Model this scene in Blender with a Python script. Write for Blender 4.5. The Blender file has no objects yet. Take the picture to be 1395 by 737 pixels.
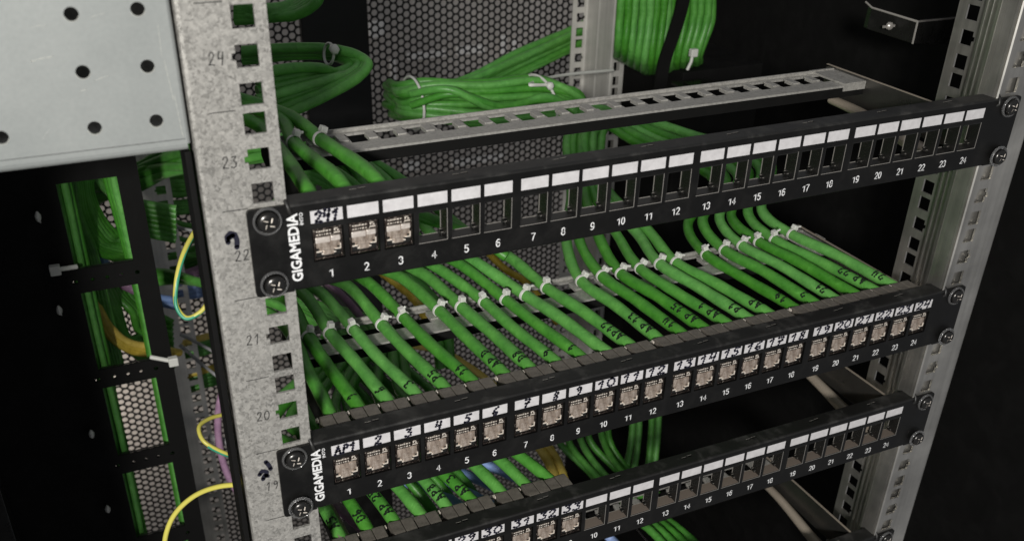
import bpy, math, random
from mathutils import Vector, Matrix
random.seed(7)
S = 0.001                                   # everything below is written in millimetres
C = bpy.context.scene.collection
PI = math.pi

# ------------------------------------------------------------------ camera (measured from the 19 inch grid)
RV = (2.070208, -0.437879, 0.270578); CAM = Vector((-306.538, -411.0716, 193.1145))
FPX, CX, CY, IW, IH = 1318.91, 678.60, 463.48, 1395.0, 737.0
_a = Vector(RV); RM = Matrix.Rotation(_a.length, 3, _a.normalized())      # world -> camera (x right, y down, z forward)
RT = RM.transposed()
def at(u, v, **k):
    """the place (mm) where the line of sight of a picture point meets the plane x=, y= or z="""
    d = RT @ Vector(((u-CX)/FPX, (v-CY)/FPX, 1)); ax, val = list(k.items())[0]; i = 'xyz'.index(ax)
    return CAM + d*((val-CAM[i])/d[i])

# ------------------------------------------------------------------ helpers
class MB:
    def __init__(s): s.v = []; s.f = []; s.m = []
    def add(s, vs, fs, mi=0):
        o = len(s.v); s.v += [tuple(p) for p in vs]; s.f += [tuple(i+o for i in f) for f in fs]; s.m += [mi]*len(fs)
        return s
    def box(s, a, b, mi=0, mat=None):
        x0,y0,z0 = a; x1,y1,z1 = b
        vs = [Vector(p) for p in ((x0,y0,z0),(x1,y0,z0),(x1,y1,z0),(x0,y1,z0),(x0,y0,z1),(x1,y0,z1),(x1,y1,z1),(x0,y1,z1))]
        if mat: vs = [mat @ p for p in vs]
        return s.add(vs, [(0,3,2,1),(4,5,6,7),(0,1,5,4),(1,2,6,5),(2,3,7,6),(3,0,4,7)], mi)
    def tube(s, pts, r, n=10, caps=True, mi=0, flat=None):
        pts = [Vector(p) for p in pts]; T = []
        for i in range(len(pts)):
            t = pts[min(i+1,len(pts)-1)]-pts[max(i-1,0)]; T.append(t.normalized())
        u = T[0].orthogonal().normalized(); vs = []
        for i, p in enumerate(pts):
            u = (u - T[i]*u.dot(T[i])).normalized(); w = T[i].cross(u)
            rr = r(i/(len(pts)-1)) if callable(r) else r
            for k in range(n):
                a = 2*PI*k/n; vs.append(p + (u*math.cos(a)+w*math.sin(a))*rr)
        fs = [(i*n+k, i*n+(k+1)%n, (i+1)*n+(k+1)%n, (i+1)*n+k) for i in range(len(pts)-1) for k in range(n)]
        if caps: fs += [tuple(reversed(range(n))), tuple((len(pts)-1)*n+k for k in range(n))]
        return s.add(vs, fs, mi)
    def lathe(s, prof, c, axis='y', n=24, mi=0):
        # prof: (radius, height along the axis)
        vs = []
        for r, h in prof:
            for k in range(n):
                a = 2*PI*k/n; p = (r*math.cos(a), h, r*math.sin(a)) if axis == 'y' else (r*math.cos(a), r*math.sin(a), h)
                vs.append(Vector(c)+Vector(p))
        m = len(prof)
        fs = [(i*n+k, i*n+(k+1)%n, (i+1)*n+(k+1)%n, (i+1)*n+k) for i in range(m-1) for k in range(n)]
        fs += [tuple(reversed(range(n))), tuple((m-1)*n+k for k in range(n))]
        return s.add(vs, fs, mi)
    def plate(s, u0, u1, v0, v1, th, O, U, V, rects=(), circles=(), mi=0):
        """sheet from (u0,v0) to (u1,v1) in the frame O,U,V, th thick along U x V, with rectangular and round holes"""
        O, U, V = Vector(O), Vector(U), Vector(V); N = U.cross(V)
        sq = [(x-r*1.25, x+r*1.25, z-r*1.25, z+r*1.25) for x, z, r in circles]
        us = sorted({round(a,4) for a in [u0,u1]+[c for q in list(rects)+sq for c in q[:2]] if u0-1e-6 <= a <= u1+1e-6})
        vv = sorted({round(a,4) for a in [v0,v1]+[c for q in list(rects)+sq for c in q[2:]] if v0-1e-6 <= a <= v1+1e-6})
        nu, nv = len(us)-1, len(vv)-1
        def solid(i, j):
            if i < 0 or j < 0 or i >= nu or j >= nv: return False
            cu, cv = (us[i]+us[i+1])/2, (vv[j]+vv[j+1])/2
            return not any(a < cu < b and c < cv < d for a,b,c,d in list(rects)+sq)
        idx = {}; vs = []; fs = []
        def P(i, j, k):
            if (i,j,k) not in idx: idx[(i,j,k)] = len(vs); vs.append(O+U*us[i]+V*vv[j]+N*(th*k))
            return idx[(i,j,k)]
        for i in range(nu):
            for j in range(nv):
                if not solid(i,j): continue
                fs.append((P(i,j,1),P(i+1,j,1),P(i+1,j+1,1),P(i,j+1,1))); fs.append((P(i,j,0),P(i,j+1,0),P(i+1,j+1,0),P(i+1,j,0)))
                inq = lambda a, b: 0 <= a < nu and 0 <= b < nv and any(q[0] < (us[a]+us[a+1])/2 < q[1] and q[2] < (vv[b]+vv[b+1])/2 < q[3] for q in sq)
                for (a,b,e) in ((i-1,j,((i,j),(i,j+1))),(i+1,j,((i+1,j+1),(i+1,j))),(i,j-1,((i+1,j),(i,j))),(i,j+1,((i,j+1),(i+1,j+1)))):
                    if not solid(a,b) and not inq(a,b):
                        p, q = e; fs.append((P(*p,0),P(*p,1),P(*q,1),P(*q,0)))
        s.add(vs, fs, mi)
        for x, z, r in circles:
            n = 16; h = r*1.25; vs = []
            for k in range(n):
                a = 2*PI*(k+.5)/n; c, d = math.cos(a), math.sin(a); m = h/max(abs(c),abs(d))
                if k % 4 == 0 or k % 4 == 3: pass
                for w in (0,1):
                    vs.append(O+U*(x+c*m)+V*(z+d*m)+N*(th*w)); vs.append(O+U*(x+c*r)+V*(z+d*r)+N*(th*w))
            # corner points so that the square is filled
            cs = []
            for k, (sx, sz) in enumerate(((1,1),(-1,1),(-1,-1),(1,-1))):
                for w in (0,1): cs.append(O+U*(x+sx*h)+V*(z+sz*h)+N*(th*w))
            b = len(vs); vs += cs; fs = []
            for k in range(n):
                k2 = (k+1) % n
                fs.append((k*4+2, k2*4+2, k2*4+3, k*4+3)); fs.append((k*4, k*4+1, k2*4+1, k2*4))
                fs.append((k*4+1, k*4+3, k2*4+3, k2*4+1))
            for q, k in enumerate((1, 5, 9, 13)):
                k2 = k+1
                fs.append((k*4+2, b+q*2+1, k2*4+2)); fs.append((k*4, k2*4, b+q*2))
            s.add(vs, fs, mi)
        return s
    def build(s, name, mats, parent=None, smooth=None, bevel=0):
        me = bpy.data.meshes.new(name); me.from_pydata([(x*S,y*S,z*S) for x,y,z in s.v], [], s.f)
        mats = mats if isinstance(mats, (list,tuple)) else [mats]
        for m in mats: me.materials.append(m)
        for p, mi in zip(me.polygons, s.m): p.material_index = mi
        me.update()
        o = bpy.data.objects.new(name, me); C.objects.link(o)
        if parent: o.parent = parent
        if smooth is not None:
            me.shade_smooth() if hasattr(me,'shade_smooth') else None
            if smooth < 180: me.set_sharp_from_angle(angle=math.radians(smooth))
        if bevel:
            b = o.modifiers.new('bevel', 'BEVEL'); b.width = bevel*S; b.segments = 2; b.limit_method = 'ANGLE'; b.angle_limit = math.radians(50)
        return o
def tag(o, label=None, cat=None, group=None, kind=None):
    if label: o['label'] = label
    if cat: o['category'] = cat
    if group: o['group'] = group
    if kind: o['kind'] = kind
    return o
def empty(name, loc=(0,0,0)):
    o = bpy.data.objects.new(name, None); C.objects.link(o); o.empty_display_size = .01
    o.location = Vector(loc)*S; return o
def move(o, d): o.location = Vector(d)*S; return o
def spline(P, n=8):
    P = [Vector(p) for p in P]
    if len(P) < 3: return P
    Q = [P[0]*2-P[1]]+P+[P[-1]*2-P[-2]]; out = []
    for i in range(1, len(Q)-2):
        a,b,c,d = Q[i-1:i+3]
        def tj(p, q): return max((q-p).length, 1e-3)**.5
        t0 = 0; t1 = tj(a,b); t2 = t1+tj(b,c); t3 = t2+tj(c,d)
        for k in range(n):
            t = t1+(t2-t1)*k/n
            A1 = a*((t1-t)/(t1-t0))+b*((t-t0)/(t1-t0)); A2 = b*((t2-t)/(t2-t1))+c*((t-t1)/(t2-t1)); A3 = c*((t3-t)/(t3-t2))+d*((t-t2)/(t3-t2))
            B1 = A1*((t2-t)/(t2-t0))+A2*((t-t0)/(t2-t0)); B2 = A2*((t3-t)/(t3-t1))+A3*((t-t1)/(t3-t1))
            out.append(B1*((t2-t)/(t2-t1))+B2*((t-t1)/(t2-t1)))
    out.append(P[-1]); return out
def ribbon(mb, strokes, width, fn, step=.12, mi=0, lift=0, plain=False):
    """pen strokes (in text units) laid on a surface by fn(s, w)"""
    for st in strokes:
        pts = []
        for i in range(len(st)-1):
            (a,b),(c,d) = st[i], st[i+1]; L = math.hypot(c-a,d-b); k = max(1, int(L/step))
            pts += [(a+(c-a)*j/k, b+(d-b)*j/k) for j in range(k)]
        pts.append(st[-1]); vs = []; h = width/2
        for i, (a,b) in enumerate(pts):
            p = pts[max(i-1,0)]; q = pts[min(i+1,len(pts)-1)]; dx, dy = q[0]-p[0], q[1]-p[1]; L = math.hypot(dx,dy) or 1
            hh = h if plain else h*(.8+.35*math.sin(i*1.3+len(pts)))
            vs += [fn(a-dy/L*hh, b+dx/L*hh), fn(a+dy/L*hh, b-dx/L*hh)]
        mb.add(vs, [(2*i,2*i+1,2*i+3,2*i+2) for i in range(len(pts)-1)], mi)
        for a,b in (pts[0], pts[-1]):
            mb.add([fn(a+h*math.cos(k*PI/4), b+h*math.sin(k*PI/4)) for k in range(8)], [tuple(range(8))], mi)
GL = {  # hand drawn characters in a 0.6 x 1 box
 '0': [[(.3,1),(.08,.8),(.03,.45),(.12,.1),(.32,0),(.52,.2),(.57,.55),(.48,.88),(.3,1)]],
 '1': [[(.1,.7),(.38,1),(.34,.5),(.3,0)]],
 '2': [[(.08,.78),(.2,.98),(.45,.97),(.52,.75),(.35,.42),(.05,.06),(.25,.1),(.58,.03)]],
 '3': [[(.08,.92),(.5,.95),(.25,.6),(.5,.45),(.5,.15),(.25,0),(.04,.12)]],
 '4': [[(.15,1),(.05,.45),(.5,.5)],[(.5,.95),(.42,0)]],
 '5': [[(.55,.95),(.18,.95),(.12,.58),(.42,.55),(.52,.25),(.3,0),(.05,.08)]],
 '6': [[(.5,.98),(.2,.75),(.06,.3),(.25,0),(.5,.15),(.42,.42),(.1,.3)]],
 '7': [[(.05,.95),(.55,.97),(.28,.4),(.2,0)],[(.12,.5),(.48,.55)]],
 '8': [[(.45,.9),(.2,.98),(.12,.75),(.45,.4),(.4,.05),(.12,.05),(.12,.35),(.45,.7),(.45,.9)]],
 '9': [[(.48,.75),(.3,1),(.08,.8),(.2,.52),(.5,.7),(.45,.3),(.3,0)]],
 'A': [[(.02,0),(.28,1),(.56,0)],[(.12,.38),(.48,.38)]],
 'P': [[(.1,0),(.14,1),(.5,.88),(.48,.58),(.12,.5)]],
 'D': [[(.1,0),(.12,1),(.45,.8),(.52,.4),(.1,0)]],
 'G': [[(.52,.85),(.3,1),(.08,.75),(.06,.3),(.28,0),(.52,.15),(.52,.48),(.3,.48)]],
 ' ': []}
def text_strokes(t, h, w=.62, x0=0, y0=0, gap=.1, jit=0, slant=0):
    out = []; x = x0
    for ch in t:
        cw = w*h*(.6 if ch == ' ' else 1)
        dy = random.uniform(-jit,jit)*h; ds = random.uniform(-jit,jit)
        for st in GL[ch]: out.append([(x+a*w/.6*h+(slant+ds)*b*h, y0+dy+b*h) for a,b in st])
        x += cw+gap*h
    return out, x-x0
def font_mesh(name, s, size, place, mats, parent=None, fit=None, off=0.0, ext=.03):
    cu = bpy.data.curves.new(name, 'FONT'); cu.body = s; cu.size = 1; cu.align_x = 'CENTER'; cu.align_y = 'CENTER'; cu.offset = off; cu.extrude = 0; cu.resolution_u = 3
    to = bpy.data.objects.new(name, cu); C.objects.link(to); bpy.context.view_layer.update()
    me = bpy.data.meshes.new_from_object(to.evaluated_get(bpy.context.evaluated_depsgraph_get()))
    bpy.data.objects.remove(to); bpy.data.curves.remove(cu)
    xs = [v.co.x for v in me.vertices]; ys = [v.co.y for v in me.vertices]
    x0,x1,y0,y1 = min(xs),max(xs),min(ys),max(ys)
    for v in me.vertices:
        if fit: a, b = ((v.co.x-x0)/(x1-x0)-.5)*fit[0], ((v.co.y-y0)/(y1-y0)-.5)*fit[1]
        else: a, b = (v.co.x-(x0+x1)/2)*size, (v.co.y-(y0+y1)/2)*size
        v.co = Vector(place(a, b))*S
    me.materials.clear(); me.materials.append(mats); me.name = name
    o = bpy.data.objects.new(name, me); C.objects.link(o)
    if parent: o.parent = parent
    return o

def arc(cx, cy, rx, ry, a0, a1, n=10): return [(cx+rx*math.cos(math.radians(a0+(a1-a0)*i/n)), cy+ry*math.sin(math.radians(a0+(a1-a0)*i/n))) for i in range(n+1)]
DG = {'0': [arc(.3,.5,.22,.5,90,450,20)], '1': [[(.12,.74),(.3,.84),(.4,1),(.4,0)]],
 '2': [arc(.3,.72,.23,.28,165,-35,10)+[(.08,0),(.56,0)]],
 '3': [arc(.29,.74,.22,.26,160,-80,10), arc(.29,.27,.24,.27,80,-160,10)],
 '4': [[(.42,0),(.42,1),(.04,.3),(.58,.3)]], '5': [[(.52,1),(.14,1),(.1,.55)]+arc(.3,.32,.24,.32,120,-155,12)],
 '6': [arc(.3,.31,.22,.31,0,360,14), arc(.36,.5,.3,.5,178,60,8)], '7': [[(.06,1),(.54,1),(.3,.45),(.22,0)]],
 '8': [arc(.3,.75,.2,.25,0,360,14), arc(.3,.26,.24,.26,0,360,14)], '9': [arc(.3,.69,.22,.31,0,360,14), arc(.24,.5,.3,.5,-2,-120,8)]}
def number_mesh(t, h, cx, cz, y, wd):
    mb = MB(); adv = h*.7; w = adv*len(t)-h*.06; x = cx-w/2
    for ch in t:
        ribbon(mb, [[(x+a*h*1.06, cz-h/2+b*h) for a,b in st] for st in DG[ch]], wd, lambda s_,t_: (s_, y, t_), step=9, plain=True); x += adv
    return mb

# ------------------------------------------------------------------ materials
def mat(name, col=(.5,.5,.5), rough=.5, metal=0, spec=.5):
    m = bpy.data.materials.new(name); m.use_nodes = True; nt = m.node_tree; b = nt.nodes['Principled BSDF']
    b.inputs['Base Color'].default_value = (*col,1); b.inputs['Roughness'].default_value = rough; b.inputs['Metallic'].default_value = metal
    b.inputs['Specular IOR Level'].default_value = spec
    return m, nt, b
def nn(nt, t, **k):
    n = nt.nodes.new(t)
    for a, v in k.items():
        if a in n.inputs: n.inputs[a].default_value = v
        else: setattr(n, a, v)
    return n
def coords(nt, scale=(1,1,1), obj=True):
    tc = nn(nt,'ShaderNodeTexCoord'); mp = nn(nt,'ShaderNodeMapping'); mp.inputs['Scale'].default_value = scale
    nt.links.new(tc.outputs['Object'], mp.inputs['Vector']); return mp.outputs['Vector']
def ramp(nt, fac, stops):
    r = nn(nt,'ShaderNodeValToRGB'); e = r.color_ramp.elements
    while len(e) < len(stops): e.new(.5)
    for i, (p, c) in enumerate(stops):
        e[i].position = p; e[i].color = (*c,1) if len(c) == 3 else c
    nt.links.new(fac, r.inputs['Fac']); return r.outputs['Color']
def bump(nt, b, h, strength=.3, dist=.0005):
    n = nn(nt,'ShaderNodeBump'); n.inputs['Strength'].default_value = strength; n.inputs['Distance'].default_value = dist
    nt.links.new(h, n.inputs['Height']); nt.links.new(n.outputs['Normal'], b.inputs['Normal'])
def noise(nt, vec, scale, detail=4, rough=.6, dist=0):
    n = nn(nt,'ShaderNodeTexNoise'); n.inputs['Scale'].default_value = scale; n.inputs['Detail'].default_value = detail; n.inputs['Roughness'].default_value = rough; n.inputs['Distortion'].default_value = dist
    nt.links.new(vec, n.inputs['Vector']); return n.outputs['Fac']
g3 = lambda v: (v,v*.97,v*.9)

def spangle(name, lo, hi, metal=.35, rough=.42, scale=330, speck=.55):
    m, nt, b = mat(name, metal=metal, rough=rough); v = coords(nt)
    vo = nn(nt,'ShaderNodeTexVoronoi'); vo.inputs['Scale'].default_value = scale; vo.inputs['Randomness'].default_value = 1
    # bend the crystal cells a little
    ns = nn(nt,'ShaderNodeTexNoise'); ns.inputs['Scale'].default_value = scale*.8; nt.links.new(v, ns.inputs['Vector'])
    mx = nn(nt,'ShaderNodeMix', data_type='VECTOR'); mx.inputs['Factor'].default_value = .0035
    nt.links.new(v, mx.inputs[4]); nt.links.new(ns.outputs['Color'], mx.inputs[5]); nt.links.new(mx.outputs[1], vo.inputs['Vector'])
    sep = nn(nt,'ShaderNodeSeparateColor'); nt.links.new(vo.outputs['Color'], sep.inputs['Color'])
    n2 = noise(nt, v, scale*2.2, 5, .7); n3 = noise(nt, v, 18, 3)
    a = nn(nt,'ShaderNodeMath', operation='MULTIPLY'); nt.links.new(sep.outputs[0], a.inputs[0]); a.inputs[1].default_value = .45
    a2 = nn(nt,'ShaderNodeMath', operation='MULTIPLY_ADD'); nt.links.new(n2, a2.inputs[0]); a2.inputs[1].default_value = .75; nt.links.new(a.outputs[0], a2.inputs[2])
    a3 = nn(nt,'ShaderNodeMath', operation='MULTIPLY_ADD'); nt.links.new(n3, a3.inputs[0]); a3.inputs[1].default_value = .335; nt.links.new(a2.outputs[0], a3.inputs[2])
    nt.links.new(ramp(nt, a3.outputs[0], [(.36,g3(lo*.75)),(.52,g3(lo)),(.68,g3((lo+hi)/2)),(.95,g3(hi))]), b.inputs['Base Color'])
    r = nn(nt,'ShaderNodeMapRange'); r.inputs['To Min'].default_value = rough-.12; r.inputs['To Max'].default_value = rough+.15
    nt.links.new(sep.outputs[1], r.inputs['Value']); nt.links.new(r.outputs[0], b.inputs['Roughness'])
    bump(nt, b, a2.outputs[0], .25, .0003)
    return m
M = {}
M['galv'] = spangle('galvanised_spangle', .215, .43, scale=820)
M['galv_dim'] = spangle('galvanised_bar', .30, .42, metal=.35, rough=.42, scale=700)
def brushed(name, lo, hi, vert, metal=.8, rough=.35):
    m, nt, b = mat(name, metal=metal, rough=rough)
    v = coords(nt, (260,260,6) if vert else (30,30,30)); n = noise(nt, v, 1, 4); n2 = noise(nt, coords(nt), 22, 5)
    a = nn(nt,'ShaderNodeMath', operation='MULTIPLY_ADD'); nt.links.new(n, a.inputs[0]); a.inputs[1].default_value = .5; nt.links.new(n2, a.inputs[2])
    nt.links.new(ramp(nt, a.outputs[0], [(.5,g3(lo)),(1.0,g3(hi))]), b.inputs['Base Color'])
    r = nn(nt,'ShaderNodeMapRange'); r.inputs['To Min'].default_value = rough-.08; r.inputs['To Max'].default_value = rough+.2
    nt.links.new(n2, r.inputs['Value']); nt.links.new(r.outputs[0], b.inputs['Roughness']); return m
M['steel'] = brushed('rolled_steel', .33, .62, True, .88, .34)
M['grey_steel'] = brushed('grey_steel', .42, .6, True, .35, .45)
M['wing'] = brushed('wing_steel', .10, .16, False, .85, .26)
M['wing_lip'] = mat('wing_lip_steel', (.42,.36,.29), .4, .4)[0]
# cover plate: smooth zinc with fine scratches
m, nt, b = mat('zinc_plate', metal=.35, rough=.42); v = coords(nt)
n1 = noise(nt, v, 14, 4); n2 = noise(nt, coords(nt,(1,1,1)), 520, 3); sc = noise(nt, coords(nt,(18,18,420)), 1, 2, .5)
a = nn(nt,'ShaderNodeMath', operation='MULTIPLY_ADD'); nt.links.new(n2, a.inputs[0]); a.inputs[1].default_value = .35; nt.links.new(n1, a.inputs[2])
nt.links.new(ramp(nt, a.outputs[0], [(.35,(.265,.282,.275)),(.75,(.345,.362,.35)),(1,(.43,.44,.42))]), b.inputs['Base Color']); bump(nt, b, n2, .1, .0002); M['zinc'] = m
M['scratch'] = mat('scratch_metal', (.52,.53,.49), .3, .4)[0]  # real scratches, and the painted light on the cover plate's hole rims
def blackpaint(name, base, rough, dust=.02, metal=0):
    m, nt, b = mat(name, rough=rough, metal=metal); v = coords(nt)
    n = noise(nt, v, 45, 8, .7, .4); n2 = noise(nt, v, 900, 2)
    nt.links.new(ramp(nt, n, [(.5,g3(base)),(.72,g3(base+dust))]), b.inputs['Base Color'])
    r = nn(nt,'ShaderNodeMapRange'); r.inputs['From Min'].default_value = .35; r.inputs['From Max'].default_value = .75
    r.inputs['To Min'].default_value = rough-.08; r.inputs['To Max'].default_value = rough+.2
    nt.links.new(n, r.inputs['Value']); nt.links.new(r.outputs[0], b.inputs['Roughness']); bump(nt, b, n2, .12, .0002); return m
M['black'] = blackpaint('black_paint', .004, .42, .006); M['black'].node_tree.nodes['Principled BSDF'].inputs['Specular IOR Level'].default_value = .3
M['flange'] = blackpaint('dusty_black_paint', .010, .42, .04)
M['blackmat'] = blackpaint('black_matt_paint', .003, .75, .002)
M['blackmat'].node_tree.nodes['Principled BSDF'].inputs['Specular IOR Level'].default_value = .2
M['bezel'] = blackpaint('black_plastic', .01, .28, .01)
M['beveledge'] = mat('worn_edge', (.36,.34,.31), .35, .4)[0]  # pale grey standing in for light on edges; also the bracket screw
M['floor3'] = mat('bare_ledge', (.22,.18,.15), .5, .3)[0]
def jacket(name, a_, b_, rough=.42, bs=.25):
    m, nt, b = mat(name, rough=rough); v = coords(nt); n = noise(nt, v, 130, 6, .65, .6); n2 = noise(nt, v, 22, 2)
    oi = nn(nt,'ShaderNodeObjectInfo')
    c = ramp(nt, n, [(.3,a_),(.62,b_),(.9,tuple(min(1,x*1.5+.03) for x in b_))])
    hs = nn(nt,'ShaderNodeHueSaturation'); nt.links.new(c, hs.inputs['Color'])
    r1 = nn(nt,'ShaderNodeMapRange'); r1.inputs['To Min'].default_value = .8; r1.inputs['To Max'].default_value = 1.2; nt.links.new(oi.outputs['Random'], r1.inputs['Value']); nt.links.new(r1.outputs[0], hs.inputs['Value'])
    r2 = nn(nt,'ShaderNodeMapRange'); r2.inputs['To Min'].default_value = .492; r2.inputs['To Max'].default_value = .512; nt.links.new(n2, r2.inputs['Value']); nt.links.new(r2.outputs[0], hs.inputs['Hue']); r3 = nn(nt,'ShaderNodeMapRange'); r3.inputs['To Min'].default_value = 1.05; r3.inputs['To Max'].default_value = .9; nt.links.new(oi.outputs['Random'], r3.inputs['Value']); nt.links.new(r3.outputs[0], hs.inputs['Saturation'])
    nt.links.new(hs.outputs[0], b.inputs['Base Color']); bump(nt, b, n, bs, .002); rr_ = nn(nt,'ShaderNodeMapRange'); rr_.inputs['To Min'].default_value = rough-.16; rr_.inputs['To Max'].default_value = rough+.22; nt.links.new(n, rr_.inputs['Value']); nt.links.new(rr_.outputs[0], b.inputs['Roughness']); return m
M['green'] = jacket('green_jacket', (.052,.215,.026), (.085,.31,.040), rough=.38)
M['blue'] = jacket('blue_jacket', (.17,.27,.52), (.25,.38,.66))
M['yellow'] = jacket('yellow_jacket', (.5,.36,.04), (.68,.5,.08))
M['purple'] = jacket('purple_jacket', (.26,.14,.24), (.36,.2,.32))
M['grey'] = jacket('grey_jacket', (.2,.2,.2), (.3,.3,.3))
m, nt, b = mat('earth_wire', rough=.35)       # yellow wire with a green stripe wound round it
v = coords(nt, (1,1,1)); w = nn(nt,'ShaderNodeTexWave'); w.inputs['Scale'].default_value = 9; w.inputs['Distortion'].default_value = 1; nt.links.new(v, w.inputs['Vector'])
nt.links.new(ramp(nt, w.outputs['Fac'], [(.62,(.62,.6,.10)),(.7,(.03,.22,.08))]), b.inputs['Base Color']); M['earth'] = m
M['earth_yellow'] = mat('earth_wire_yellow', (.66,.6,.12), .35)[0]; M['earth_green'] = mat('earth_wire_green', (.05,.33,.2), .35)[0]
m, nt, b = mat('nylon', (.62,.62,.58), .35); b.inputs['Subsurface Weight'].default_value = .15; b.inputs['Subsurface Radius'].default_value = (.002,.002,.002); M['nylon'] = m
M['ink'] = mat('marker_ink', (.008,.008,.02), .5)[0]
M['ink_green'] = mat('marker_ink_on_jacket', (.004,.012,.004), .6)[0]
M['print'] = mat('white_print', (.75,.75,.75), .55)[0]
M['print_dark'] = mat('grey_print', (.012,.012,.012), .6)[0]
m, nt, b = mat('label_paper', rough=.6); n = noise(nt, coords(nt), 300, 4); nt.links.new(ramp(nt, n, [(.3,(.52,.505,.51)),(.7,(.63,.615,.62))]), b.inputs['Base Color']); M['paper'] = m
m, nt, b = mat('jack_zinc', rough=.3, metal=.6); n = noise(nt, coords(nt,(520,300,120)), 1, 5, .75); nt.links.new(ramp(nt, n, [(.32,(.17,.125,.10)),(.52,(.48,.39,.32)),(.75,(.82,.72,.63))]), b.inputs['Base Color']); bump(nt, b, n, .3, .0004); M['shutter'] = m
m, nt, b = mat('jack_bright', rough=.35, metal=.35); n = noise(nt, coords(nt), 420, 4); nt.links.new(ramp(nt, n, [(.3,(.52,.45,.40)),(.7,(.8,.74,.68))]), b.inputs['Base Color']); M['bright'] = m
m, nt, b = mat('jack_housing', rough=.3, metal=.8); n = noise(nt, coords(nt), 700, 5, .8); nt.links.new(ramp(nt, n, [(.45,(.02,.014,.012)),(.56,(.09,.07,.06)),(.66,(.65,.6,.52))]), b.inputs['Base Color']); bump(nt, b, n, .8, .0008); M['housing'] = m
m, nt, b = mat('jack_cap', rough=.55, metal=.1); n = noise(nt, coords(nt), 160, 7, .75); nt.links.new(ramp(nt, n, [(.3,(.085,.076,.064)),(.7,(.19,.17,.145))]), b.inputs['Base Color']); bump(nt, b, n, .35, .0006); M['cap'] = m
M['gold'] = mat('bright_clip', (.88,.8,.7), .3, .35)[0]
M['screw'] = mat('black_screw', (.07,.068,.065), .26, .9)[0]
m, nt, b = mat('clear_washer', (.5,.5,.5), .12); b.inputs['Transmission Weight'].default_value = .85; b.inputs['IOR'].default_value = 1.35; M['washer'] = m
M['door'] = blackpaint('door_paint', .006, .5, .004)
m, nt, b = mat('room_wall', rough=.9); n = noise(nt, coords(nt), 5, 4); nt.links.new(ramp(nt, n, [(.3,(.42,.39,.36)),(.7,(.60,.56,.52))]), b.inputs['Base Color']); M['wall'] = m
M['white_sheet'] = mat('white_sheet', (.9,.88,.85), .8)[0]

# ------------------------------------------------------------------ rails
def rail_part(mb, side, y0, dirn, z0, z1, uref, full=True, kd=1.0):
    """sheet metal upright: side -1 left / +1 right; dirn +1 runs back from y0, -1 runs forward"""
    z_holes = []
    k = math.floor(z0/44.45)-1
    while k*44.45 < z1+50:
        for d in (-15.875, 0, 15.875): z_holes.append((k*44.45+d, d == 0))
        k += 1
    hz = [(z, n) for z, n in z_holes if z0+7 < z < z1-7]
    def X(x): return side*x
    # front flange 222..258
    rects = []
    for z, n in hz:
        a, b = sorted((X(232.55-4.75), X(232.55+4.75))); rects.append((a, b, z-4.75, z+4.75))
        if n:
            c, d = sorted((X(237.2), X(238.9))); rects.append((c, d, z-1.5, z+1.5))
    a, b = sorted((X(222.6), X(257))); th = 1.5
    # plate() thickens along U x V = -y for U=x, V=z
    mb.plate(a, b, z0, z1, th, (0, y0+(th if dirn > 0 else 0), 0), (1,0,0), (0,0,1), rects)
    if dirn > 0: prof = [(257,y0+.01),(258.4,y0+.5),(259,y0+2),(259,y0+9)]
    else: prof = [(257,y0),(258.4,y0-.5),(259,y0-2),(259,y0-9)]
    def sheet(pr, slots=None):
        for (xa,ya),(xb,yb) in zip(pr[:-1], pr[1:]):
            dx, dy = xb-xa, yb-ya; L = math.hypot(dx,dy); nx, ny = -dy/L*1.4, dx/L*1.4
            q = [(X(xa),ya),(X(xb),yb),(X(xb+nx),yb+ny),(X(xa+nx),ya+ny)]
            vs = [(x,y,z) for z in (z0,z1) for x,y in q]
            mb.add(vs, [(0,1,2,3),(7,6,5,4),(0,4,5,1),(1,5,6,2),(2,6,7,3),(3,7,4,0)])
    D = dirn
    sheet(prof)
    if not full:
        sheet([(259,y0+9),(259,y0+17.5)]); return
    if side > 0 and dirn > 0:
        mb.box((223.5,y0+3.4,z0),(257,y0+4.6,z1))
    # rounded folds, web and the stepped ridge seen as bright columns
    web = [(222.6,y0),(221.8,y0+D*kd*.8),(221.6,y0+D*kd*2.5),(221.6,y0+D*kd*9),(221.9,y0+D*kd*13),(224,y0+D*kd*17),(227.5,y0+D*kd*19.5),(229.5,y0+D*kd*22),(230.6,y0+D*kd*25.5),
           (233,y0+D*kd*28.5),(236,y0+D*kd*30.2),(238,y0+D*kd*33),(239,y0+D*kd*36.5),(241.5,y0+D*kd*40),(245,y0+D*kd*41.8),(246,y0+D*kd*43.5)]
    sheet(web)
    # rear hole strip in the plane x = 246
    ys_ = y0+D*kd*43.5
    rects = [(ys_+5.7, ys_+15.3, z-4.75, z+4.75) for z, n in hz]
    rects += [(ys_+4.1, ys_+5.8, z-1.5, z+1.5) for z, n in hz if n]
    mb.plate(ys_, ys_+21.5, z0, z1, 1.4, (X(246) if side > 0 else X(246)-1.4, 0, 0), (0,1,0), (0,0,1), rects)
    # returned edge of the hole strip
    xs = sorted((X(246), X(252))); ys = (ys_+21.5, ys_+22.9); mb.box((xs[0],ys[0],z0),(xs[1],ys[1],z1))
YR = 466
rail_labels = [
 ('rack_rail', -1, 0, 1, -420, 175, 'galv', 'speckled galvanised front left rack rail printed with unit numbers'),
 ('rack_rail', 1, 0, 1, -460, 140, 'steel', 'bright steel rack rail at the front right that holds the right ends of the panels'),
 ('rack_rail', 1, YR, 1, -560, 100, 'grey_steel', 'grey rack rail far inside, just left of the big hanging green bundle'),
 ('rack_rail', -1, 560, 1, -860, -20, 'steel', 'grey rack rail far inside, right of the black windowed panel')]
rails = []
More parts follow.
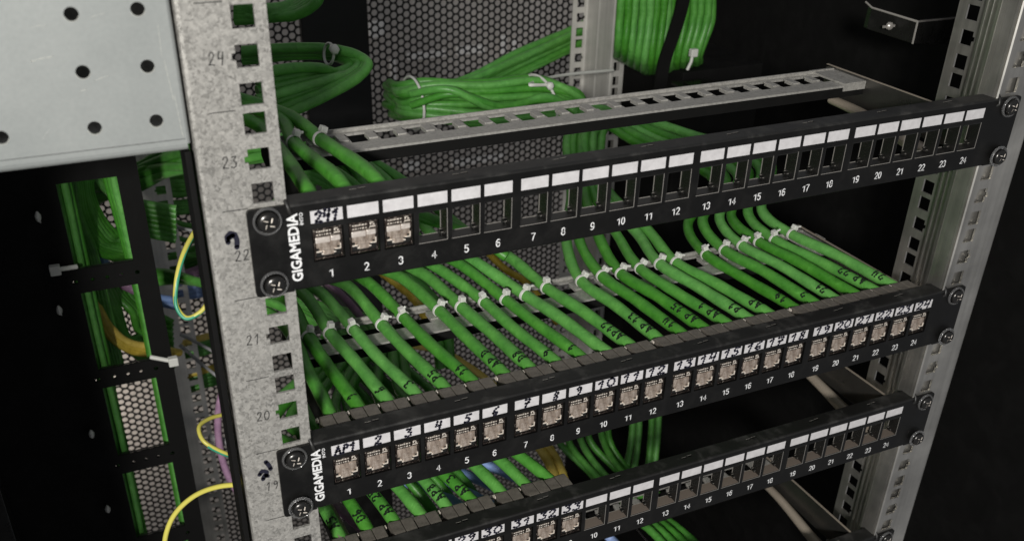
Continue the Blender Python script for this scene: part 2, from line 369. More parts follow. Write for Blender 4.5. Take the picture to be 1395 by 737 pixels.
for nm, sd, y0, dn, z0, z1, mt, lab in rail_labels:
    e = empty(nm, (sd*240, y0, z0)); tag(e, lab, 'rack rail', 'uprights of the rack'); rails.append(e)
    mb = MB()
    if nm == 'rack_rail' and sd > 0 and y0 > 0:
        hz = [(k*44.45+d, d == 0) for k in range(-14, 4) for d in (-15.875,0,15.875) if z0+7 < k*44.45+d < z1-7]
        mb.plate(228, 245, z0, z1, 1.5, (0,561.5,0), (1,0,0), (0,0,1), [(233.4,242.4,z-4.75,z+4.75) for z, n in hz]+[(242.3,243.8,z-1.5,z+1.5) for z, n in hz if n])
        wb = [(245,560),(246.2,559),(247,555),(248.5,541),(248.2,539),(249.4,537),(251.5,517),(252.5,513.5),(254,512)]
        for (xa,ya),(xb,yb) in zip(wb[:-1], wb[1:]):
            mb.add([(xa,ya,z0),(xb,yb,z0),(xb,yb,z1),(xa,ya,z1),(xa+1.5,ya+.3,z0),(xb+1.5,yb+.3,z0),(xb+1.5,yb+.3,z1),(xa+1.5,ya+.3,z1)], [(0,1,2,3),(7,6,5,4),(0,4,5,1),(3,2,6,7)])
        mb.plate(254, 268, z0, z1, 1.5, (0,513.5,0), (1,0,0), (0,0,1), [(256.4,264,z-4.75,z+4.75) for z, n in hz]); mb.box((268,512,z0),(269.5,525,z1))
    else: rail_part(mb, sd, y0, dn, z0, z1, 0, full=sd > 0)
    o = mb.build('upright', M[mt], e, smooth=42); move(o, (-sd*240, -y0, -z0))
# printing on the left rail
rl = rails[0]
rr0 = random.Random(11); mb = MB()
for k in range(46):
    x = rr0.choice([rr0.uniform(-256,-240), rr0.uniform(-228,-224.5), rr0.uniform(-256,-238)]); z = rr0.uniform(-160,112); l = rr0.uniform(1,5); a_ = rr0.choice([0, .2, 1.4, 1.57, 1.7, rr0.uniform(0,3)])
    if -237 - l < x < -228: continue
    c_, s_ = math.cos(a_)*l/2, math.sin(a_)*l/2; x = min(-224-abs(c_), max(-256+abs(c_), x))
    if abs(x+232.5) < 5.5+abs(c_): continue
    mb.add([(x-c_,-.03,z-s_),(x+s_*.05,-.03,z-.09),(x+c_,-.03,z+s_),(x-.02,-.03,z+.09)],[(0,1,2,3)])
_scr = mb
def on_rail(s, w): return (s, -.06, w)
def rl_child(o): o.location = Vector((240, 0, 420))*S; return o
rl_child(_scr.build('scratches', M['scratch'], rl))
for n in range(19, 26):
    z = (n-22)*44.45
    if n < 25:
        mb = MB(); st, w = text_strokes(str(n), 5.4, w=.5, gap=.2, slant=.08)
        ribbon(mb, [[(a-w/2-245.0, b+z-2.7) for a,b in s] for s in st], .5, on_rail, step=.4, plain=True); rl_child(mb.build('unit_number', M['print_dark'], rl))
    mb = MB(); mb.box((-251.2,-.05,z-22.225-.2),(-240,.0,z-22.225+.2)); rl_child(mb.build('unit_line', M['print_dark'], rl))
for (z, k) in ((8.5, 0), (-122, 1)):          # marker pen marks
    mb = MB()
    if k == 0: st = [[(-250.6,z-1),(-250.8,z+1.8),(-249.3,z+3.4),(-247.2,z+2.4),(-246.6,z-.5),(-247,z-4)],[(-250.2,z+1),(-248.2,z+2)]]
    else: st = [[(-247,z+4.8),(-245.6,z+2),(-245,z-.4)],[(-251,z-2.4),(-249.4,z-.3),(-247.2,z-1.6),(-247.6,z-4)],[(-249.5,z-5.8),(-248.6,z-3.4),(-247,z-4.4)]]
    ribbon(mb, st, 2.4, on_rail, step=.8, plain=True); rl_child(mb.build('marker_mark', M['ink'], rl))

# ------------------------------------------------------------------ black post and cover plate left of the rail
mb = MB(); mb.box((-263.3,.6,-430),(-260.6,18.5,51.2)); tag(mb.build('door_post', M['blackmat'], bevel=.4), 'narrow black post running down along the outer edge of the left rail', 'post')
cp = empty('cover_plate', (-330, 0, 52)); tag(cp, 'large pale zinc plate with round holes and a folded bottom edge, top left', 'metal plate')
circ = [(x, z, 2.75) for x, z in ((-296.5,110.3),(-272.4,110.4),(-296.5,88.4),(-272.3,88.3),(-296.3,66),(-272.4,66.1),(-330.5,66.3),(-330.5,88.4),(-330.5,110.3),(-272.4,132.4),(-296.5,132.4),(-330.5,132.4))]
mb = MB(); mb.plate(-430, -261.5, 55, 175, 1.2, (0,1.2,0), (1,0,0), (0,0,1), (), circ)
for (xa,ya),(xb,yb) in zip([(-261.5,0),(-260.6,.4),(-260.1,1.3)],[(-260.6,.4),(-260.1,1.3),(-260.1,14)]):
    mb.add([(xa,ya,55),(xb,yb,55),(xb,yb,175),(xa,ya,175)],[(0,1,2,3)])
pz = [(0,55),(.25,53.6),(1.0,52.5),(2.2,52),(30,52)]
for (ya,za),(yb,zb) in zip(pz[:-1],pz[1:]):
    mb.add([(-430,ya,za),(-261.5,ya,za),(-261.5,yb,zb),(-430,yb,zb)],[(0,1,2,3)])
o = mb.build('sheet', M['zinc'], cp, smooth=40); move(o, (330,0,-52))
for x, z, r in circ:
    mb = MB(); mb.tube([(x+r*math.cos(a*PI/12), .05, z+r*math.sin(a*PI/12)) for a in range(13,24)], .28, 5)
    move(mb.build('hole_rim', M['scratch'], cp, smooth=60), (330,0,-52))  # pale lower arc paints in the light on the hole's inner edge
mb = MB(); mb.plate(-430,-262, 53, 175, 1, (0,36,0),(1,0,0),(0,0,1)); move(mb.build('backing_sheet', M['galv_dim'], cp), (330,0,-52))
mb = MB()
for (a,b,c,d,w) in ((-314,94.2,-306,95.4,.5),(-293,84.6,-287.5,86.2,.35),(-299,81,-296.5,81.6,.4),(-311,106.8,-306,106.8,.3),(-290,108.6,-284,110,.2),(-263.8,76,-262.9,58,.35),(-265.6,90,-264.4,74,.4),(-265.9,104,-266.2,92,.3),(-316,64,-313,67.5,.15)):
    ribbon(mb, [[(a,b),((a+c)/2,(b+d)/2+.2),(c,d)]], w, lambda s,t: (s,-.03,t), step=.6)
move(mb.build('scratches', M['scratch'], cp), (330,0,-52))
mb = MB(); mb.plate(-430,-262,57.1,57.35,.04,(0,-.01,0),(1,0,0),(0,0,1)); move(mb.build('fold_line', M['print_dark'], cp), (330,0,-52))

# ------------------------------------------------------------------ patch panels
PITCH, GAPX, LW, X0 = 17.455, 2.613, 15.26, -212.84
def px0(n): return X0+(n-1)*PITCH+((n-1)//6)*GAPX
def make_shared():
    sh = {}
    return sh
SH = {}
def part(key, builder):
    """first use builds the mesh, later uses share it"""
    if key not in SH: SH[key] = builder(); return SH[key], True
    o = SH[key].copy(); C.objects.link(o)
    return o, False
def kids_copy(src, dst):
    for ch in list(src.children):
        c = ch.copy(); C.objects.link(c); c.parent = dst; kids_copy(ch, c)
def jack_builder(bright):
    def f():
        mb = MB(); w = 7.2
        # die cast body behind the panel with its front rim
        mb.box((-w,1.0,-8.1),(w,30,8.0)); mb.box((-7.6,.9,-8.45),(7.6,3,8.2)); o = mb.build('keystone_jack', M['bezel'], bevel=.2)
        m2 = MB(); m2.box((-w+.3,.2,3.4),(w-.3,1.6,7.7))
        m2.box((-w+.3,.0,-8),(-w+1.2,1.4,3.4)); m2.box((w-1.2,.0,-8),(w-.3,1.4,3.4)); m2.box((-w+1.2,.0,-8),(w-1.2,1.4,-7.2))
        m2.build('housing', M['housing'], o, bevel=.15)
        # embossed marks on the top strip
        m3 = MB(); rr = random.Random(3)
        x = -5.4
        while x < 1.8:
            l = rr.uniform(.5,1.3); m3.box((x,-.05,5.9),(x+l,.25,6.5)); m3.box((x+rr.uniform(-.2,.3),-.05,4.2),(x+l,.25,4.75)); x += l+rr.uniform(.3,.7)
        m3.box((3,-.05,4.4),(5.9,.25,4.9)); m3.box((3.2,-.05,5.6),(3.8,.25,6.8)); m3.box((4.6,-.05,5.4),(5.5,.25,6.0)); m3.box((3.6,-.05,6.5),(5.0,.25,6.9))
        m3.build('embossed_marks', M['gold'], o)
        # stepped dust shutter
        m4 = MB(); zt = 3.1
        m4.box((-5.9,.7,-2.6),(5.9,1.6,zt)); m4.box((-4.4,.75,-4.3),(4.4,1.6,-2.6)); m4.box((-2.6,.8,-6.6),(2.6,1.6,-4.3))
        m4.add([(-6,.7,3.1),(1.2,.7,3.1),(1.2,-.25,.4),(-6,-.25,.4),(-6,.7,-3)],[(0,1,2,3)])
        m4.box((1.5,.1,-1.5),(5.6,.8,2.6))
        m4.build('dust_shutter', M['shutter'], o, bevel=.25)
        if bright:
            m5 = MB(); m5.box((-6.1,-.45,.3),(.9,.6,3.2)); m5.box((1.3,-.35,.6),(5.9,.6,3.2)); m5.build('shutter_bar', M['bright'], o, bevel=.35)
        m6 = MB(); m6.box((-6.1,.1,-4.5),(-3.2,.9,-3.9)); m6.box((-3.4,.1,-5.9),(-2.4,.9,-5.1)); m6.box((2.4,.1,-5.6),(3.4,.9,-5.0)); m6.box((3.2,.1,-4.1),(6.0,.9,-3.6)); m6.box((5.6,.1,-3.6),(6.1,.9,-1.2))
        m6.build('contact_tab', M['gold'], o, bevel=.1)
        return o
    return f
def cap_builder():
    mb = MB()
    # grey cap of the jack: two slightly tilted facets with rounded ends
    for x0, x1, t in ((-7.4,-.2,0),(.2,7.4,.25)):
        a = 20.6+t
        P = [(9.6,6),(9.6,a-1.4),(11,a-.2),(13,a),(22.4,a-.2),(24.4,a-1.6),(25,6)]
        vs = [(x,y,z) for x in (x0,x1) for y,z in P]; n = len(P)
        mb.add(vs, [tuple(range(n)), tuple(reversed(range(n,2*n)))]+[(i,i+n,(i+1)%n+n,(i+1)%n) for i in range(n)])
    return mb.build('jack_cap', M['cap'], bevel=.35)
def bezel_builder(floor):
    def f():
        mb = MB(); w, zb, zt, y1 = LW/2, -8.5, 8.1, 6.2
        t = .55
        mb.box((-w-.1,-1.9,zb-.1),(-w+t,y1,zt)); mb.box((w-t,-1.9,zb-.1),(w+.1,y1,zt))
        mb.box((-w+t,-1.9,zb-.1),(w-t,y1,zb+t)); mb.box((-w+t,-1.9,zt-t),(w-t,y1,zt+.1))
        mb.box((w-1.9,y1-1.2,zb+2.2),(w-t,y1,zb+3.0)); mb.box((w-1.6,y1-3.5,zb+t),(w-t,y1-.5,zb+2.0))
        o = mb.build('port_bezel', M['bezel'], bevel=.15)
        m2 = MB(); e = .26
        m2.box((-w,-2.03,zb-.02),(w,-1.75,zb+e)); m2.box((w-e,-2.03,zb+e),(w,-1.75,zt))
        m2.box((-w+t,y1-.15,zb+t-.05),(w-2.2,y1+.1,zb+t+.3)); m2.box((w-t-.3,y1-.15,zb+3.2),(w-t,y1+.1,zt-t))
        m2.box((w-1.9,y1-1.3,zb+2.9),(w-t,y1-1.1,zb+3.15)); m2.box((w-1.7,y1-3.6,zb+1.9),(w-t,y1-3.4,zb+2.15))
        m2.build('edge', M['beveledge'], o)  # thin pale lines paint in the highlights along the port edges
        if floor:
            m3 = MB(); m3.box((-w+t,-1.6,zb+t),(w-t-.1,y1-.2,zb+t+.2)); m3.build('ledge', M['floor3'], o)  # beige sheet paints in the light thrown back by the port floor
        return o
    return f
def screw_builder():
    mb = MB(); R0 = 5.0
    mb.lathe([(R0*.98,0),(R0,-1.4),(R0*.95,-2.3),(R0*.84,-2.9),(R0*.6,-3.25),(R0*.3,-3.42),(.1,-3.45)], (0,0,0), n=28)
    o = mb.build('screw', M['screw'], smooth=35)
    m2 = MB()
    for k in range(4):
        Rk = Matrix.Rotation(k*PI/2+.4, 3, 'Y')
        P = [Rk @ Vector(p) for p in ((-.6,-3.5,0),(.6,-3.5,0),(.45,-3.3,2.9),(-.45,-3.3,2.9))]
        m2.add(P, [(0,1,2,3)]); Q = [Rk @ Vector(p) for p in ((.6,-3.5,.6),(.45,-3.3,2.9),(.85,-3.45,2.8),(1.1,-3.6,.9))]; m2.add(Q, [(0,1,2,3)], 1)
    m2.build('cross_recess', [M['blackmat'], M['gold']], o)  # dark faces paint in the recess shade, bright ones its glints
    m3 = MB(); m3.lathe([(6.3,.6),(6.75,.3),(6.8,-.3),(6.5,-1.1),(6.1,-1.35),(5.7,-1.1),(5.4,-.4),(5.3,.6)], (0,0,0), n=32); m3.build('washer', M['washer'], o, smooth=60)
    return o
def make_panel(U, label, njacks, bright, writings, wing_top, bar=True, ports=24, floor=False, screws=None, clear=None):
    zc = (U-22)*44.45
    e = empty('patch_panel', (0, 0, zc)); tag(e, label, 'patch panel', 'patch panels screwed to the rack rails')
    rects = [(px0(n), px0(n)+LW, -8.5, 8.1) for n in range(1,25)]
    # ear holes (behind the screws)
    mb = MB(); mb.plate(-241.3, 241.3, -20, 20, 1.9, (0,-.1,0), (1,0,0), (0,0,1), rects)
    # rounded top and bottom corners of the ears
    for sx in (-1,1):
        for sz in (-1,1):
            P = [(sx*(241.3-1.8+1.8*math.cos(t)), sz*(20+1.8*math.sin(t))) for t in [i*PI/8 for i in range(5)]]+[(sx*223.5, sz*21.8),(sx*223.5, sz*20)]
            n = len(P); mb.add([(x,-2.0,z) for x,z in P]+[(x,-.1,z) for x,z in P], [tuple(range(n)) if sx*sz < 0 else tuple(reversed(range(n))), tuple(reversed(range(n,2*n))) if sx*sz < 0 else tuple(range(n,2*n))]+[(i,(i+1)%n,(i+1)%n+n,i+n) for i in range(n)])
    for sz in (-1,1):
        a, b = sorted((sz*20, sz*20.6)); mb.box((-223.5,-2.0,a),(223.5,-.1,b))
    mb.build('front_plate', M['black'], e, smooth=30)
    # folded flanges
    for sz, nm in ((1,'top_flange'),(-1,'bottom_flange')):
        mb = MB(); pr = [(-2.0,20.6),(-1.9,21.1),(-1.5,21.6),(-.9,21.85),(.0,21.9)]
        x0, x1 = -222.2, 222.2
        for (ya,za),(yb,zb) in zip(pr[:-1],pr[1:]): mb.add([(x0,ya,sz*za),(x1,ya,sz*za),(x1,yb,sz*zb),(x0,yb,sz*zb)],[(0,1,2,3) if sz > 0 else (3,2,1,0)])
        sl = []
        if sz > 0:
            for n in range(2,25,3):
                xs = px0(n)+LW/2-4; sl += [(xs,xs+3.4,4.2,5.6),(xs+4.4,xs+8,4.6,6.2)]
        mb.plate(x0, x1, 0, 9.6 if sz > 0 else 8, 1.4 if sz > 0 else -1.4, (0,0,sz*20.5), (1,0,0), (0,1,0), sl)
        mb.build(nm, M['flange'] if sz > 0 else M['black'], e, smooth=50)
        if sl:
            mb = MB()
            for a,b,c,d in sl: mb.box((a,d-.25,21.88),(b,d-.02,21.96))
            mb.build('slot_edge', M['beveledge'], e)  # pale strips paint in the lit far edge of each slot
    # small side clips at the ends of the box
    for sx in (-1,1):
        mb = MB(); mb.tube([(sx*221.5,-1.2,17.2),(sx*222.2,-2.6,18.6),(sx*222.8,-1.6,21.5),(sx*223.6,3,25.5),(sx*224,9,28)], 1.0, 8); mb.build('side_clip', M['flange'], e, smooth=60)
    # screws
    for sx in (-1,1):
        for sz in (-1,1):
            o, new = part('screw', screw_builder)
            if not new: kids_copy(SH['screw'], o)
            o.parent = e; o.location = Vector((sx*232.55, -2.0-(2.2 if sz < 0 and (sx > 0 or U < 22) else .6), sz*15.875))*S
            o.rotation_euler = (0, random.uniform(0,3), 0) if False else (0,0,0)
    # ports, labels, numbers
    for n in range(1,25):
        xc = px0(n)+LW/2
        if n <= njacks:
            key = 'jack%d' % bright
            o, new = part(key, jack_builder(bright))
            if not new: kids_copy(SH[key], o)
            o.parent = e; o.location = Vector((xc,-1.2,0))*S
            if not bright:
                o, new = part('cap', cap_builder); o.parent = e; o.location = Vector((xc+.3, 0, (random.uniform(-.5,.4) if U != 17 else random.uniform(-.4,1))))*S
                if U == 17: o.rotation_euler = (0, random.uniform(-.06,.06), 0)
                o, new = part('capclip', lambda: MB().box((-.35,21,17.6),(.35,23.4,19.4)).box((-.7,23,16),(.5,25.2,17.6)).build('metal_clip', M['gold'], bevel=.15)); o.parent = e; o.location = Vector((xc-8.1,0,0))*S
        else:
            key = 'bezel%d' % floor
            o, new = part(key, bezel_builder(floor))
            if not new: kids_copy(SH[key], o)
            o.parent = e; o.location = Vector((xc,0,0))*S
        lb = MB().box((px0(n),-2.08,11.09),(px0(n)+LW,-2.0,17.22)).build('label_strip', M['paper'], e)
        tx = writings.get(n)
        if tx:
            h = random.uniform(4.9,5.6); big = 1
            if len(tx) == 1: h = 5.2; st, w = text_strokes(tx, h, w=.72, jit=.05, slant=.15)
            elif len(tx) == 2: st, w = text_strokes(tx, 5.6, w=.95, gap=.22, jit=.06, slant=.18)
            else: st, w = text_strokes(tx, 5.4, w=.62, gap=.12, jit=.06, slant=.15)
            k = min(1, 14.6/w); w2 = w*k
            off = random.uniform(-1.2,1.2) if w2 < 11 else 0
            mb = MB(); ribbon(mb, [[(xc+off-w2/2+a*k, 14.15-2.75+b) for a,b in s] for s in st], 1.6 if len(tx) == 1 else 1.65, lambda s,t: (s,-2.12,t), step=.3)
            mb.build('handwriting', M['ink'], lb)
        number_mesh(str(n), 3.9, xc+.2, -15.4, -2.06, .64).build('port_number', M['print'], e)
    # maker's logo reads upwards
    font_mesh('logo', 'GIGAMEDIA', 1, lambda a,b: (-221.3-b, -2.06, .3+a), M['print'], e, fit=(34.2,5.2), off=.03)
    font_mesh('small_logo', 'INTO', 1, lambda a,b: (-217.1-b, -2.06, 14.3+a), M['print'], e, fit=(6.0,1.7), off=.02)
    # rear cable support: side wings and the tie bar
    wt = wing_top
    for sx in (-1,1):
        xa, xb = sorted((sx*205.6, sx*207))
        mb = MB(); mb.add([(x,y,z) for x in (xa,xb) for y,z in ((8,-12+ (wt-11)),(8,wt-1),(20,wt),(128,wt),(134,wt-2),(134,wt-14),(110,wt-22),(40,wt-24))],
            [tuple(range(8)), tuple(reversed(range(8,16)))]+[(i,i+8,(i+1)%8+8,(i+1)%8) for i in range(8)])
        mb.build('side_wing', M['wing'] if sx > 0 else M['blackmat'], e, bevel=.2)
        mb = MB(); mb.tube(spline([(sx*201,118,wt-21),(sx*200.5,88,wt-22),(sx*199,64,wt-24),(sx*197.5,38,wt-27),(sx*197,12,wt-28.5)],6), lambda t: 3.2+1.6*t, 10)
        mb.box((min(sx*205.6,sx*207.3), 10, wt-.1), (max(sx*205.6,sx*207.3), 134, wt+.25))  # pale strip paints in the light along the wing's top edge
        mb.build('wing_lip', M['wing_lip'], e, smooth=50)
    bz = wt-3
    mb = MB(); sl = []; L, R = -205, 205
    for g in range(4):
        xa = px0(g*6+1)-1; xb = px0(g*6+6)+LW+.5
        # long slot along the far side with teeth reaching into it
        sl.append((xa, xb, 117.5, 121.5))
        k = 6; p = PITCH
        for i in range(6):
            s0 = xa+i*p+1.2; sl.append((s0, min(s0+10.8, xb), 105.5, 117.51))
        sl.append((xa, xa+3.5, 110, 117.51))
    mb.plate(L, R, 93, 126, 1.4, (0,0,bz-1.4), (1,0,0), (0,1,0), sl)
    mb.box((L,124.8,bz),(R,126,bz+2.2)); mb.box((186,94,bz+.1),(205.4,129,bz+1.5)); mb.box((186,92.6,bz-4),(205.4,94,bz+1.5))
    mb.build('tie_bar', M['galv_dim'], e, bevel=.25)
    mb = MB(); mb.box((L,93.2,bz-8),(R,94.4,bz-1.5)); mb.box((L,103,bz-9),(R,125,bz-8)); mb.build('bar_apron', M['blackmat'], e)  # the lower sheet is added under the slots so they read dark
    # raised tooth edges
    mb = MB()
    for g in range(4):
        xa = px0(g*6+1)-1
        for i in range(6):
            s0 = xa+i*PITCH+11.5; mb.box((s0+.6,108,bz-.2),(s0+6,118.8,bz+.9)); 
    mb.build('tie_tooth', M['galv_dim'], e, bevel=.3)
    return e, zc
w2 = {1:'AP1'}; w2.update({n:str(n) for n in range(2,25)})
P1, z1 = make_panel(22, 'top black patch panel with only three jacks fitted at its left end', 3, 1, {1:'241'}, 11.5)
P2, z2 = make_panel(19, 'middle black patch panel with all 24 jacks and handwritten numbers', 24, 0, w2, 18)
P3, z3 = make_panel(17, 'third black patch panel, nine jacks at its left and empty ports 10 to 24', 9, 0, {n:str(24+n) for n in range(1,10)}, 20, floor=True)
P4, z4 = make_panel(14, 'lowest black patch panel, only its top right corner showing at the bottom edge', 0, 0, {}, 21)

# ------------------------------------------------------------------ cables
def nearest_frame(path, s):
    acc = 0
    for i in range(len(path)-1):
        d = (path[i+1]-path[i]).length
        if acc+d >= s: 
            t = (s-acc)/d; return path[i].lerp(path[i+1], t), (path[i+1]-path[i]).normalized()
        acc += d
    return path[-1], (path[-1]-path[-2]).normalized()
def cable(pts, r, mt, label, group, cat='cable', name='network_cable', tie=None, text=None, tstart=8, n=12, th=6.0, sm=8):
    path = spline(pts, sm); base = path[0].copy()
    root = empty(name, base); tag(root, label, cat, group)
    rv = random.uniform(0,6)
    mb = MB(); mb.tube([p-base for p in path], lambda t: r*(1+.03*math.sin(t*37+rv)+.02*math.sin(t*91+rv*3)), n); mb.build('jacket', M[mt], root, smooth=70)
    if tie is not None:
        # find the path point nearest the tie position
        i = min(range(1,len(path)-1), key=lambda k: (path[k]-Vector(tie)).length)
        T = (path[i+1]-path[i-1]).normalized(); p = path[i]-base; up = (Vector((0,0,1))-T*T.z).normalized(); w = T.cross(up)
        mb = MB(); N = 20; rr = r+.55; vs = []
        for k in range(N):
            a = 2*PI*k/N; dd = up*math.cos(a)+w*math.sin(a)
            for (q, t) in ((rr,-1.25),(rr+.55,-1.1),(rr+.55,1.1),(rr,1.25)): vs.append(p+dd*(q-.5)+T*t)
        mb.add(vs, [(k*4+j, ((k+1)%N)*4+j, ((k+1)%N)*4+(j+1)%4, k*4+(j+1)%4) for k in range(N) for j in range(4)])
        # head of the tie, tilted a little
        hd = (up*.93-w*random.uniform(-.55,.35)).normalized(); ww = T.cross(hd)
        R3 = Matrix((ww, T, hd)).transposed(); c = p+hd*(r+2.1)
        vs = [c+R3 @ Vector(q) for q in ((-2,-2.2,-1.8),(2,-2.2,-1.8),(2,2.2,-1.8),(-2,2.2,-1.8),(-1.8,-2,1.6),(1.8,-2,1.6),(1.8,2,1.6),(-1.8,2,1.6))]
        mb.add(vs, [(0,3,2,1),(4,5,6,7),(0,1,5,4),(1,2,6,5),(2,3,7,6),(3,0,4,7)])
        if random.random() < .5: mb.tube([c, c+ww*random.uniform(2.5,5)+hd*random.uniform(.5,2)-T*1.0], .9, 6)
        mb.build('cable_tie', M['nylon'], root, smooth=40, bevel=.45)
    if text:
        st, w = text_strokes(text, th, w=.6, gap=.22, jit=.06)
        def f(s, t):
            p, T = nearest_frame(path, tstart+s); V = (CAM_DIR(p)-T*CAM_DIR(p).dot(T)).normalized()
            lat = T.cross(V)                       # letters stand across the jacket
            a = -(t)/r; return p+(V*math.cos(a)+lat*math.sin(a))*(r*1.03+.12)-base
        mb = MB(); ribbon(mb, [[(a,b-th/2) for a,b in s] for s in st], 1.4, f, step=.4); mb.build('handwriting', M['ink_green'], root)
    return root
def CAM_DIR(p): return Vector((-.35,-.75,.9)).normalized()

RC = 3.95
TIE2 = [(400,458),(420,455),(449,449),(481,444),(520,438),(549,428),(598,419),(628,414),(659,407),(688,404),(715,398),(744,388),
        (792,379),(820,372),(846,369),(872,362),(899,356),(921,354),(962,343),(987,337),(1011,331),(1034,326),(1055,323),(1079,316)]
TOP2 = [(372,430),(392,408),(415,402),(437,399),(476,391),(502,385),(551,381),(581,376),(602,369),(631,363),(651,359),(695,351),
        (772,333),(790,330),(817,326),(843,324),(869,319),(884,315),(937,306),(957,302),(980,298),(996,295),(1019,291),(1038,287)]
TXT2 = {2:'1',4:'3',8:'D8',14:'14',17:'P1',24:'24',3:'6',5:'P5',7:'AP D',6:'11',12:'AP12',13:'AP 13',15:'AP 15',16:'AP 1',18:'AP',19:'19',20:'2',21:'21',23:'AP 22',9:'9',10:'1'}
G2 = 'green cables leaving the middle patch panel'
for n in range(1,25):
    xc = px0(n)+LW/2; i = n-1; zt = z2+15+RC
    a = Vector((xc+.5, 18, z2+15.2)); 
    t = at(*TIE2[i], z=zt+2); t.z = zt; b = a.lerp(t, .2)+Vector((0,0,.6)) 
    p = at(*TOP2[i], y=t.y+45+random.uniform(-4,4))
    jx = lambda s: random.uniform(-s,s)
    if n <= 12:
        rest = [at(TOP2[i][0]-55, TOP2[i][1]-32, y=t.y+95), Vector((-150+n*4, 290+jx(15), z2+70+jx(8))), Vector((-212, 380+jx(12), z2+50+jx(10))), Vector((-262+jx(4), 470+jx(10), z2+5+jx(10))), Vector((-345, 480+jx(10), z2-25+jx(25)))]
    elif n <= 18:
        k = n-13; rest = [at(778+k*9, 262-k*2, y=235+jx(8)), at(772+k*9+jx(3), 190-k, y=300+jx(10)), at(792+k*7, 157+jx(2), y=368+jx(8)), Vector((150-k*4, 405, -84+jx(8)))]
    else:
        k = n-19; rest = [at(972+k*15, 245-k*5, y=215+jx(6)), at(858+k*16, 190-k*1.5, y=285+jx(8)), at(815+k*7, 160-k, y=350+jx(6)), Vector((140-k*3, 402, -80+jx(8)))]
    extra = ', marked %s in black pen' % TXT2[n] if n in TXT2 and len(TXT2[n]) > 2 else ''
    m_ = b.lerp(t,.5)+Vector((jx(1.3),0,jx(1.2)+.3)); cable([a,b,m_,t,p]+rest, RC*random.uniform(.95,1.04), 'green', 'green cable tied behind port %d of the middle panel%s' % (n, extra), G2, tie=t, text=TXT2.get(n), tstart=16, sm=10)
# cables of the top panel
for n, tie, far in ((1,(372,190),(340,165)),(2,(400,190),(376,160)),(3,(436,185),(386,155))):
    xc = px0(n)+LW/2; t = at(*tie, z=z1+8.5+RC+2); t.z -= 2; f = at(*far, y=t.y+38)
    cable([Vector((xc,20,z1+12)), Vector((xc-.5,36,z1+15)), t, f, f+Vector((-70,60,10)), f+Vector((-100,110,-30))], RC, 'green',
          'green cable tied behind port %d of the top patch panel' % n, 'green cables leaving the top patch panel', tie=t)
# cables of the third panel
TOP3 = [(441,690),(476,683),(509,673),(544,666),(579,655),(608,648),(650,637),(683,628),(706,619)]
TXT3 = {1:'A5',2:'06',3:'AP 25',5:'AP8',6:'AP 3'}
for n in range(1,10):
    xc = px0(n)+LW/2; zt = z3+16.5+RC
    t = at(*TOP3[n-1], z=zt); a = Vector((xc+.5,18,z3+15)); b = a.lerp(t, .25)+Vector((0,0,.5)); d = (t-b); e2 = t+d.normalized()*max(10,(112-t.y))
    tie = Vector((e2.x, 108, zt)); r_ = [tie, tie+Vector((-18,45,-4)), Vector((-150+n*6,270,z3+10)), Vector((-215,400,z3+10)), Vector((-262,480+n,z3-18+n)), Vector((-345,480,z3-30+n*2))]
    cable([a,b,t]+r_, RC, 'green', 'green cable tied behind port %d of the third patch panel' % n, 'green cables leaving the third patch panel', tie=tie, text=TXT3.get(n), tstart=14)

def run(points, r, mt, label, group, **k):
    P = [at(p[0], p[1], y=p[2]) for p in points]; return cable(P, r, mt, label, group, **k)
J = lambda s: random.uniform(-s, s)
# blue, purple, yellow and dark green cables behind the third panel
for k,(p) in enumerate([[(545,640,92),(592,652,88),(640,672,76),(700,705,50)],[(545,655,88),(592,668,82),(635,695,62),(680,735,30)],[(600,630,92),(640,648,88),(690,672,74),(740,700,50)],[(640,622,92),(680,640,88),(720,660,76),(770,690,54)]]):
    run(p, 3.6, 'blue', 'light blue cable crossing beneath the green ones behind the third panel', 'blue cables behind the third panel')
run([(430,660,92),(465,695,75),(495,722,55),(520,750,40)], 3.3, 'purple', 'purple cable running under the first green cables of the third panel', None)
for k in range(2): run([(728+k*12,600,240),(745+k*12,625,230),(762+k*10,665,200),(772+k*8,700,180)], 4.6, 'yellow', 'thick yellow cable behind the third panel, near its ninth port', 'yellow pair behind the third panel')
for k in range(6): run([(752+k*15+J(5),560,330),(764+k*14+J(5),598,310),(796+k*13+J(8),640,270+J(20)),(835+k*14,680,230)], 3.6, 'green', 'dark green cable slanting behind the third panel around ports 9 to 12', 'slanting green cables deep behind the third panel')
for k in range(4): run([(860+k*10+(k>1)*8,500,420),(861+k*9+(k>1)*8,590,400),(854+k*8+J(3)+(k>1)*7,650,380),(848+k*8,700,360)], 4, 'green', 'green cable standing upright deep behind the third panel', 'upright green cables deep behind the third panel')
for k in range(4): run([(520+k*38,620,92),(548+k*38,645,88),(585+k*36,690,70),(600+k*36,720,50)], 3.6, 'green', 'dark green cable low between the blue ones behind the third panel', 'low green cables behind the third panel')
